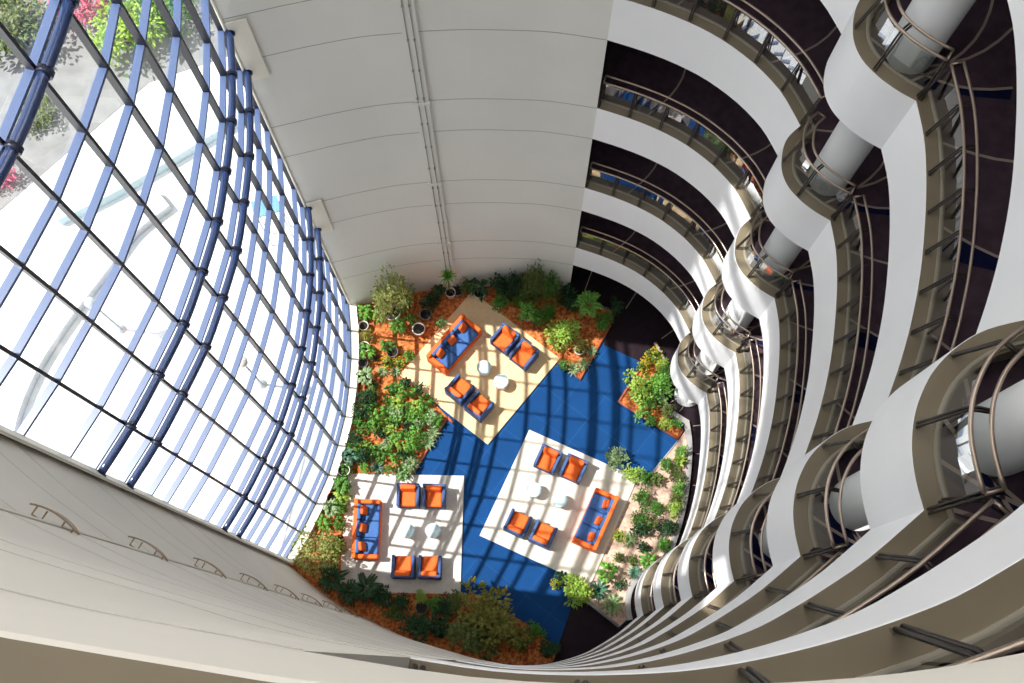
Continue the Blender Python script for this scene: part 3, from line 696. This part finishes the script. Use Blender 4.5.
bm = bmesh.new(); slab(bm, bedD, .001, .06); b = obj('planting_bed', bm, M['pink_gravel']); tag(b, 'pink gravel planting bed curving beside the right white rug', 'planting bed', kind='structure')
bm = bmesh.new(); tube(bm, [(2.08, 2.28, .08), (3.42, 1.2, .08)], .06, 6); tube(bm, [(4.72, 6.31, .06), (5.62, 7.4, .06)], .03, 6); obj('kerb', bm, M['kerb'], b)

# ------------------------------------------------------------------ rugs
def rug(c, s, a, mat, label, h):
    bm = bmesh.new(); box(bm, (0, 0, h / 2), (s, s, h), 0, 0, .012)
    o = obj('rug', bm, mat, loc=(c[0], c[1], .002)); o.rotation_euler = (0, 0, a)
    return tag(o, label, 'rug', 'square rugs under the seating groups')
RH = .06
rug((-1.12, 10.0), 3.92, -.68, M['tan_rug'], 'square tan rug under the seating group nearest the white wall', RH)
r2 = rug((1.55, 5.13), 3.98, -.43, M['cream_rug'], 'square creamy white rug on the right, beside the pink gravel bed', RH)
rug((-3.63, 4.24), 3.95, -.02, M['white_rug'], 'square off-white rug on the left, below the orange gravel bed', RH)
bm = bmesh.new(); box(bm, (1.96, 0, .055), (.07, 3.98, .11)); obj('border_strip', bm, M['cream'], r2)

# ------------------------------------------------------------------ furniture
def soft(bm, c, s, bev, mat=0, rz=0, puff=0.):
    n0 = len(bm.verts)
    bm.verts.ensure_lookup_table()
    box(bm, c, s, rz, mat, bev)
def part(name, shapes, mat, parent):
    bm = bmesh.new()
    for c, s, b in shapes: soft(bm, c, s, b)
    return obj(name, bm, mat, parent, smooth=False)
def make_sofa():
    t = thing('sofa', 'sofa', 'sofa', group='three-seat sofas')
    W, D = 1.95, .84
    part('frame', [((0, 0, .16), (W, D, .24), .03)], M['orange'], t)
    part('backrest', [((0, D / 2 - .07, .36), (W, .14, .66), .035)], M['orange'], t)
    for sx in (-1, 1): part('armrest', [((sx * (W / 2 - .075), -.03, .31), (.15, D - .06, .52), .05)], M['orange'], t)
    w = (W - .30) / 3
    for i in range(3):
        part('seat_cushion', [(((i - 1) * w, -.09, .355), (w - .01, .62, .17), .045)], M['blue_uph'], t)
        part('back_cushion', [(((i - 1) * w, .26, .54), (w - .015, .16, .30), .06)], M['blue_uph'], t)
    for sx in (-1, 1):
        for sy in (-1, 1): part('foot', [((sx * .85, sy * .33, .02), (.06, .06, .045), .005)], M['darksteel'], t)
    return t
def make_chair():
    t = thing('armchair', 'armchair', 'armchair', group='orange and blue armchairs')
    W, D = .74, .74
    part('frame', [((0, 0, .15), (W - .02, D - .02, .22), .025)], M['navy_uph'], t)
    part('backrest', [((0, D / 2 - .055, .36), (W, .11, .64), .03)], M['slate_uph'], t)
    for sx in (-1, 1): part('armrest', [((sx * (W / 2 - .05), -.03, .32), (.10, D - .05, .52), .03)], M['slate_uph'], t)
    part('seat_cushion', [((0, -.06, .34), (W - .21, .60, .18), .06)], M['orange'], t)
    bm = bmesh.new(); box(bm, (0, 0, 0), (W - .22, .17, .34), 0, 0, .06)
    bc = obj('back_cushion', bm, M['orange'], t); bc.location = (0, .22, .55); bc.rotation_euler = (-.22, 0, 0)
    for sx in (-1, 1):
        for sy in (-1, 1): part('foot', [((sx * .3, sy * .3, .02), (.05, .05, .045), .005)], M['darksteel'], t)
    return t
def make_table():
    t = thing('side_table', 'table', 'table', group='round glass-topped side tables')
    bm = bmesh.new(); lathe(bm, [(0, 0), (.19, 0), (.205, .02), (.205, .40), (0, .40)], 28); obj('base', bm, M['tablebase'], t)
    bm = bmesh.new(); lathe(bm, [(0, .40), (.24, .40), (.25, .41), (.25, .435), (.24, .445), (0, .445)], 32); obj('top', bm, M['tabletop'], t)
    return t
def place(proto, used, x, y, rz, label, z=RH + .002):
    o = proto if not used else copy_tree(proto)
    o.location = (x, y, z); o.rotation_euler = (0, 0, rz); o['label'] = label
    return o
GRP = [('tan rug', -.68, (-1.98, 10.66), 1), ('right white rug', -.43, (2.72, 4.62), -1), ('left white rug', -.02, (-4.75, 4.30), 1)]
sp = make_sofa()
pil_bm = bmesh.new(); box(pil_bm, (0, 0, 0), (.30, .12, .30), 0, 0, .05); pil = obj('throw_pillow', pil_bm, M['orange']); first = True
for i, (rn, a, (x, y), sd) in enumerate(GRP):
    rz = a + (PI / 2 if sd > 0 else -PI / 2)
    s = place(sp, i > 0, x, y, rz, 'orange sofa with blue cushions standing on the %s' % rn)
    for j, px in enumerate((-.58, .02, .60)):
        p = pil if first else pil.copy()
        if not first: link(p)
        first = False
        v = Matrix.Rotation(rz, 3, 'Z') @ Vector((px, .10, 0))
        p.location = (x + v.x, y + v.y, RH + .58); p.rotation_euler = (-.45, 0, rz + (.15, -.1, .08)[j])
        where = {'tan rug': ('at the end nearest the glass wall', 'in the middle', 'at the end nearest the white wall'), 'right white rug': ('at the upper end', 'in the middle', 'at the lower end'), 'left white rug': ('at the lower end', 'in the middle', 'at the upper end')}[rn][j]
        tag(p, 'orange throw pillow %s of the %s sofa' % (where, rn), 'pillow', 'orange throw pillows on the sofas')
CH = [(-.25, 10.85, -.68, 'tan rug, upper pair, left chair'), (.40, 10.29, -.68, 'tan rug, upper pair, right chair'), (-1.77, 9.06, -.68 + PI, 'tan rug, lower pair, left chair'), (-1.12, 8.48, -.68 + PI, 'tan rug, lower pair, right chair'),
      (1.18, 6.64, -.43, 'right white rug, upper pair, left chair'), (2.03, 6.32, -.43, 'right white rug, upper pair, right chair'), (.18, 4.49, -.43 + PI, 'right white rug, lower pair, left chair'), (1.0, 4.13, -.43 + PI, 'right white rug, lower pair, right chair'),
      (-3.42, 5.42, -.02, 'left white rug, upper pair, left chair'), (-2.57, 5.40, -.02, 'left white rug, upper pair, right chair'), (-3.53, 3.07, -.02 + PI, 'left white rug, lower pair, left chair'), (-2.67, 3.06, -.02 + PI, 'left white rug, lower pair, right chair')]
cp = make_chair()
for i, (x, y, rz, l) in enumerate(CH): place(cp, i > 0, x, y, rz, 'blue armchair with orange cushions, %s' % l)
tp = make_table()
TB = [(-.96, 9.83, 'tan rug, the one nearer the sofa'), (-.38, 9.34, 'tan rug, the one farther from the sofa'), (.71, 5.61, 'right white rug, the one farther from the sofa'), (1.55, 5.27, 'right white rug, the one nearer the sofa'), (-3.44, 4.25, 'left white rug, the one nearer the sofa'), (-2.59, 4.25, 'left white rug, the one farther from the sofa')]
for i, (x, y, l) in enumerate(TB): place(tp, i > 0, x, y, 0, 'round pale side table on the %s' % l)

# ------------------------------------------------------------------ plants
def leaf(bm, p, d, up, ln, w, droop=.25):
    d = d.normalized(); s = d.cross(up)
    if s.length < 1e-3: s = d.cross(Vector((1, 0, 0)))
    s.normalize(); n_ = s.cross(d)
    m_ = p + d * ln * .5 + n_ * ln * .06
    t = p + d * ln - n_ * ln * droop
    a = bm.verts.new(p); b = bm.verts.new(m_ + s * w - n_ * w * .3); c = bm.verts.new(t); e = bm.verts.new(m_ - s * w - n_ * w * .3); mm = bm.verts.new(m_)
    bm.faces.new((a, b, mm)); bm.faces.new((b, c, mm)); bm.faces.new((a, mm, e)); bm.faces.new((mm, c, e))
def foliage_bush(seed, n, ln, w, shell=.55, lump=5, flat=.0):
    """unit bush: radius 1, height 1 (scaled later by the builder)"""
    r = random.Random(seed); bm = bmesh.new()
    lumps = [(Vector((r.uniform(-.6, .6), r.uniform(-.6, .6), r.uniform(.35, .8))), r.uniform(.3, .5)) for _ in range(lump)] + [(Vector((0, 0, .6)), .5)]
    for _ in range(n):
        c, rad = r.choice(lumps)
        v = Vector((r.gauss(0, 1), r.gauss(0, 1), r.gauss(.3, 1))).normalized()
        p = c + v * rad * (r.uniform(shell, 1))
        p.z = max(.06, p.z)
        if (p.x ** 2 + p.y ** 2) > 1: continue
        d = (v + Vector((r.uniform(-.7, .7), r.uniform(-.7, .7), r.uniform(-.3, .5))))
        leaf(bm, p, d, Vector((0, 0, 1)), ln * r.uniform(.7, 1.2), w * r.uniform(.8, 1.2))
    return bm
def stems(seed, n, spread, h0, h1, r0):
    r = random.Random(seed); bm = bmesh.new()
    for i in range(n):
        a = r.uniform(0, 2 * PI); s = r.uniform(.3, 1) * spread; h_ = r.uniform(h0, h1)
        q = Vector((math.cos(a) * s, math.sin(a) * s, h_))
        tube(bm, [(q.x * .08, q.y * .08, 0), (q.x * .4, q.y * .4, h_ * .5), q], [r0, r0 * .75, r0 * .4], 5)
    return bm
def frond(bm, r, a, ln, rise, w, seg=7, leaflets=True, drop=1.):
    base = Vector((0, 0, 0)); pts = []
    for j in range(seg + 1):
        t = j / seg
        rad = ln * (t * .95); zz = rise * math.sin(min(1, t * 1.1) * PI * .5) * 1.0 - drop * ln * .55 * t ** 2.4
        pts.append(Vector((math.cos(a) * rad, math.sin(a) * rad, zz)))
    side = Vector((-math.sin(a), math.cos(a), 0))
    if leaflets:
        for j in range(1, seg):
            for sg in (-1, 1):
                for q in (0, .5):
                    p = pts[j].lerp(pts[j + 1], q); d = (pts[j + 1] - pts[j]).normalized() * .7 + side * sg
                    leaf(bm, p, d, Vector((0, 0, 1)), w * (1.1 - .6 * j / seg), w * .11, .35)
    else:
        L_ = []; R_ = []
        for j, p in enumerate(pts):
            t = j / seg; ww = w * (.55 + .9 * t) * (1 - t) ** .55 if t < 1 else .002
            ww = max(ww, .003)
            L_.append(bm.verts.new(p + side * ww + Vector((0, 0, ww * .35)))); R_.append(bm.verts.new(p - side * ww + Vector((0, 0, ww * .35))))
        C_ = [bm.verts.new(p) for p in pts]
        for j in range(seg):
            bm.faces.new((L_[j], L_[j + 1], C_[j + 1], C_[j])); bm.faces.new((C_[j], C_[j + 1], R_[j + 1], R_[j]))
def foliage_rosette(seed, n, w, rise, layers=2, drop=.8):
    r = random.Random(seed); bm = bmesh.new()
    for l in range(layers):
        for i in range(n):
            a = 2 * PI * (i + .5 * l) / n + r.uniform(-.15, .15)
            frond(bm, r, a, (1 - .28 * l) * r.uniform(.85, 1.08), rise * (1 + .7 * l), w, 6, False, drop * (1 - .45 * l))
    return bm
def foliage_palm(seed, n):
    r = random.Random(seed); bm = bmesh.new()
    for i in range(n):
        a = 2 * PI * i / n * 2.4 + r.uniform(-.2, .2); k = i / n
        frond(bm, r, a, r.uniform(.85, 1.1) * (1 - .35 * k), .35 + .55 * k, .30, 8, True, .9 - .5 * k)
    return bm
def foliage_broad(seed, n):
    r = random.Random(seed); bm = bmesh.new()
    for i in range(n):
        a = r.uniform(0, 2 * PI); q = r.uniform(.1, .8); zz = r.uniform(.35, 1.0) * (1.1 - .4 * q)
        p = Vector((math.cos(a) * q * .55, math.sin(a) * q * .55, zz))
        d = Vector((math.cos(a), math.sin(a), r.uniform(-.3, .5)))
        leaf(bm, p, d, Vector((0, 0, 1)), r.uniform(.42, .62), r.uniform(.12, .18), .3)
    return bm
def foliage_flower(seed, n):
    r = random.Random(seed); bm = bmesh.new()
    for i in range(n):
        a = r.uniform(0, 2 * PI); q = math.sqrt(r.random()) * .95; zz = r.uniform(.45, 1) * (1 - .3 * q)
        p = Vector((math.cos(a) * q, math.sin(a) * q, zz))
        leaf(bm, p, Vector((r.uniform(-1, 1), r.uniform(-1, 1), r.uniform(.1, .9))), Vector((0, 0, 1)), r.uniform(.22, .36), r.uniform(.07, .12), .2)
    return bm
def keep(bm):
    me = bpy.data.meshes.new('foliage'); bm.normal_update(); bm.to_mesh(me); bm.free(); return me
PROTO = {
 'bush': [keep(foliage_bush(s, 420, .24, .055, .5, 6)) for s in (11, 12, 13)],
 'tree': [keep(foliage_bush(s, 900, .15, .032, .2, 11)) for s in (21, 22)],
 'clump': [keep(foliage_bush(s, 110, .42, .10, .3, 3)) for s in (31, 32, 33)],
 'broad': [keep(foliage_broad(s, 46)) for s in (41, 42, 43)],
 'rosette': [keep(foliage_rosette(s, 11, .10, .42)) for s in (51, 52)],
 'palm': [keep(foliage_palm(s, 15)) for s in (61, 62)],
 'dracaena': [keep(foliage_rosette(s, 13, .075, .55, 3, .95)) for s in (71,)],
 'flower': [keep(foliage_flower(s, 60)) for s in (81, 82)],
}
GREENBASE = [keep(foliage_broad(s, 40)) for s in (91, 92)]
CACHE = {}
def meshfor(base, mat):
    k = (base.name, mat.name)
    if k not in CACHE:
        me = base.copy(); me.materials.clear(); me.materials.append(mat); CACHE[k] = me
    return CACHE[k]
stem_me = {k: keep(stems(sd, n, sp, h0, h1, r0)) for k, (sd, n, sp, h0, h1, r0) in {'bush': (1, 7, .5, .4, .8, .03), 'tree': (2, 9, .55, .5, .9, .022), 'clump': (3, 5, .4, .3, .6, .04), 'broad': (4, 8, .35, .4, .8, .03), 'flower': (5, 8, .6, .4, .8, .02)}.items()}
def addmesh(name, me, parent, scale=(1, 1, 1), loc=(0, 0, 0)):
    o = bpy.data.objects.new(name, me); link(o, parent); o.scale = scale; o.location = loc; return o
def pot_parts(parent, r, h, mat, n=22):
    bm = bmesh.new(); lathe(bm, [(0, 0), (r * .72, 0), (r * .95, h * .8), (r, h * .86), (r, h), (r * .88, h), (r * .86, h * .8), (r * .84, h * .78)], n); po = obj('pot', bm, mat, parent)
    bm = bmesh.new(); lathe(bm, [(r * .86, h * .80), (0, h * .83)], n); obj('soil', bm, M['soil'], po)
POTM = {'white': M['pot_white'], 'grey': M['pot_grey'], 'terracotta': M['terracotta'], 'pot': M['pot_white']}
KIND = {'bush': ('leafy_bush', 'bush'), 'tree': ('small_tree', 'small tree'), 'clump': ('leafy_plant', 'plant'), 'broad': ('leafy_plant', 'plant'), 'rosette': ('rosette_plant', 'plant'), 'palm': ('palm', 'palm'), 'dracaena': ('dracaena', 'plant'), 'flower': ('flowering_plant', 'plant'), 'pot': ('plant_pot', 'pot')}
GZ = .05
def clear(x, y, need):
    '''keep a plant clear of the walls and the glass kerb'''
    for pl, sg in ((FAR, 1), (NEAR, 1), (K1, -1)):
        best = None
        for a, c in zip(pl, pl[1:]):
            ab = c - a; t = max(0, min(1, (Vector((x, y, 0)) - a).dot(ab) / ab.length_squared)); q = a + ab * t
            d = (Vector((x, y, 0)) - q).length
            if best is None or d < best[0]:
                nn = Vector((ab.y, -ab.x, 0)).normalized() * sg; best = (d, q, nn)
        d, q, nn = best
        sd = (Vector((x, y, 0)) - q).dot(nn)
        if sd < need: x += nn.x * (need - sd); y += nn.y * (need - sd)
    return x, y
def plant(i, x, y, t, r, h, col, pot, label, group=None):
    nm, cat = KIND[t]
    x, y = clear(x, y, r * .8)
    root = thing(nm, label, cat, (x, y, GZ), rnd.uniform(0, 6.28), group)
    z0 = 0
    if t == 'pot':
        pot_parts(root, r * .88, h, POTM[pot]); return root
    if pot:
        pr = min(.30, max(.15, r * .5)); ph = .26 if h < .8 else .36
        pot_parts(root, pr, ph, POTM[pot]); z0 = ph * .8
    mat = L[col]; base = PROTO[t][i % len(PROTO[t])]
    if t in ('bush', 'tree', 'clump', 'broad', 'flower'):
        hh = max(.15, h - z0)
        addmesh('foliage', meshfor(base, mat), root, (r, r, hh), (0, 0, z0))
        if t == 'flower':
            addmesh('leaves', meshfor(GREENBASE[i % 2], L['mid']), root, (r * 1.0, r * 1.0, hh * .7), (0, 0, z0))
        s = addmesh('stem', meshfor(stem_me[t], M['stem'] if t in ('bush', 'tree') else M['greenstem']), root, (r, r, hh), (0, 0, z0))
    elif t == 'rosette':
        addmesh('foliage', meshfor(base, mat), root, (r, r, r), (0, 0, z0))
    elif t == 'palm':
        addmesh('foliage', meshfor(base, mat), root, (r, r, r), (0, 0, h * .55))
        bm = bmesh.new(); tube(bm, [(0, 0, 0), (0, 0, h * .3), (0, 0, h * .58)], [.05, .042, .035], 8); obj('trunk', bm, M['stem'], root)
    elif t == 'dracaena':
        bm = bmesh.new(); tube(bm, [(0, 0, z0 - .02), (.02, .01, h * .5), (0, 0, h)], [.035, .03, .028], 8); obj('trunk', bm, M['stem'], root)
        addmesh('foliage', meshfor(base, mat), root, (r, r, r), (0, 0, h - .03))
    return root
for i, (x, y, t, r, h, col, pot, label) in enumerate(PLANTS): plant(i, x, y, t, r, h, col, pot, label, 'plants and pots in the atrium beds')
for i, (x, y) in enumerate(FIELD):
    c = ('bright', 'mid', 'bright', 'lime', 'mid', 'dark', 'bright', 'pale')[i % 8]
    plant(i, x, y, ('broad', 'clump', 'broad')[i % 3], rnd.uniform(.22, .31), rnd.uniform(.3, .42), c, '', 'small green plant packed among others in the orange bed below the tan rug corner', 'close-packed green plants of the west bed')

# ------------------------------------------------------------------ outside the glass
bm = bmesh.new(); slab(bm, [(-60, -30), (-5.9, -30), (-7.75, 3.3), (-5.9, 12.5), (-5.9, 60), (-60, 60)], -.3, -.05); tag(obj('ground', bm, M['pavement']), kind='structure')
bm = bmesh.new(); slab(bm, [(-60, -5), (-30, 5), (-18.3, 15.9), (-13.4, 21.0), (-9.5, 22.5), (-5.9, 23.5), (-5.9, 40), (-60, 40)], -.06, -.03); tag(obj('ground_road', bm, M['road']), kind='structure')
def band(pts, w, z, mat, name, label):
    pl = spline(pts, 5); bm = bmesh.new(); A = offset(pl, w / 2); B = offset(pl, -w / 2)
    q = [[bm.verts.new(at(p, zz)) for p in R] for R, zz in ((A, -.05), (A, z), (B, z), (B, -.05))]
    for a, b in zip(q, q[1:]):
        for i in range(len(pl) - 1): bm.faces.new((a[i], a[i + 1], b[i + 1], b[i]))
    bmesh.ops.recalc_face_normals(bm, faces=bm.faces)
    return tag(obj(name, bm, mat), label, 'low wall')
band([(-16.2, 15.6), (-14.4, 16.6), (-12.6, 17.8), (-10.6, 19.2), (-8.6, 20.4)], .7, .35, M['pool'], 'low_wall', 'pale blue curved low wall outside the glass, near the road')
band([(-12.4, 16.2), (-13.6, 15.1), (-14.5, 13.6), (-15.7, 11.7), (-16.6, 9.9), (-17.1, 8.1), (-17.2, 6)], .8, .3, M['silver'], 'low_wall', 'grey curved low wall outside, arcing down beside the glass')
for k, (x, y, r, h, mt, lab) in enumerate([(-18.2, 23.2, 1.9, 1.4, L['olive'], 'dark olive bush at the far upper left outside the glass'), (-15.9, 23.9, 1.3, 1.5, M['pinkflower'], 'pink flowering bush outside at the top of the road'), (-14.3, 22.7, 1.7, 1.5, L['lime'], 'light green bush right of the pink flowering bush outside'), (-12.9, 23.6, 1.4, 1.4, L['mid'], 'green bush outside nearest the glass at the top'), (-18.6, 17.0, 1.0, .7, M['pinkflower'], 'low pink flowering bush at the road edge outside left'), (-17.3, 19.6, .9, .6, L['olive'], 'small grey-green bush in the road outside')]):
    t = thing('outdoor_bush', lab, 'bush', (x, y, -.04), k, 'bushes outside the glass')
    addmesh('foliage', meshfor(PROTO['tree'][k % 2], mt), t, (r, r, h)); addmesh('stem', meshfor(stem_me['tree'], M['stem']), t, (r, r, h))
for x, y, lab in ((-8.6, 9.4, 'slim grey lamp post outside close to the glass, lower one'), (-13.6, 11.4, 'slim grey lamp post outside by the curved wall, farther one')):
    t = thing('lamp_post', lab, 'lamp post', (x, y, -.05), 0, 'lamp posts outside')
    bm = bmesh.new(); lathe(bm, [(0, 0), (.16, 0), (.16, .06), (.05, .1), (.04, 2.2), (0, 2.2)], 12); obj('pole', bm, M['silver'], t)
    bm = bmesh.new(); lathe(bm, [(0, 2.2), (.16, 2.22), (.2, 2.4), (.05, 2.5), (0, 2.5)], 14); obj('lamp_shade', bm, M['silver'], t)
t = thing('canopy', 'small blue canopy on thin legs outside near the corner', 'canopy', (-8.2, 14.9, -.05), .3)
bm = bmesh.new(); box(bm, (0, 0, 2.1), (.9, .6, .06)); obj('canopy_top', bm, M['bluesign'], t)
for sx in (-1, 1):
    for sy in (-1, 1):
        bm = bmesh.new(); tube(bm, [(sx * .4, sy * .25, 0), (sx * .4, sy * .25, 2.08)], .03, 6); obj('leg', bm, M['silver'], t)

# ------------------------------------------------------------------ light
w = bpy.data.worlds.new('World'); SC.world = w; w.use_nodes = True
nt = w.node_tree
for n_ in list(nt.nodes): nt.nodes.remove(n_)
wo = nt.nodes.new('ShaderNodeOutputWorld'); bg = nt.nodes.new('ShaderNodeBackground')
bg.inputs[0].default_value = (.94, .97, 1, 1); bg.inputs[1].default_value = SKY
nt.links.new(bg.outputs[0], wo.inputs[0])
sun = bpy.data.lights.new('sun', 'SUN'); sun.energy = SUN; sun.angle = math.radians(.6); sun.color = (1, .96, .9)
so = bpy.data.objects.new('sun', sun); link(so)
el = math.radians(57); d = Vector((-math.cos(el) * .991, math.cos(el) * .132, math.sin(el)))
so.rotation_euler = d.to_track_quat('Z', 'Y').to_euler(); so.location = d * 60

# ------------------------------------------------------------------ camera
cam = bpy.data.cameras.new('camera'); co = bpy.data.objects.new('camera', cam); link(co)
R = Matrix(((1, -.0000856, -.0004215), (0, -.9799867, .1990631), (-.0004302, -.1990630, -.9799866)))
right = R.col[0]; down = R.col[1]; fwd = R.col[2]
mw = Matrix((right, -down, -fwd)).transposed().to_4x4()
mw.translation = Vector((0, 0, 29.7185)); co.matrix_world = mw
cam.sensor_fit = 'HORIZONTAL'; cam.sensor_width = 36; cam.lens = 904.15 / 1024 * 36
cam.shift_y = 138.5 / 1024; cam.clip_start = .02; cam.clip_end = 300
SC.camera = co
SC.view_settings.view_transform = 'Standard'; SC.view_settings.look = 'None'
SC.view_settings.exposure = EXPO; SC.view_settings.gamma = 1; SC.view_settings.use_curve_mapping = False
SC.cycles.max_bounces = 10; SC.cycles.diffuse_bounces = 5; SC.cycles.glossy_bounces = 4; SC.cycles.transparent_max_bounces = 16
SC.cycles.caustics_reflective = False; SC.cycles.caustics_refractive = False
SC.cycles.sample_clamp_indirect = 6
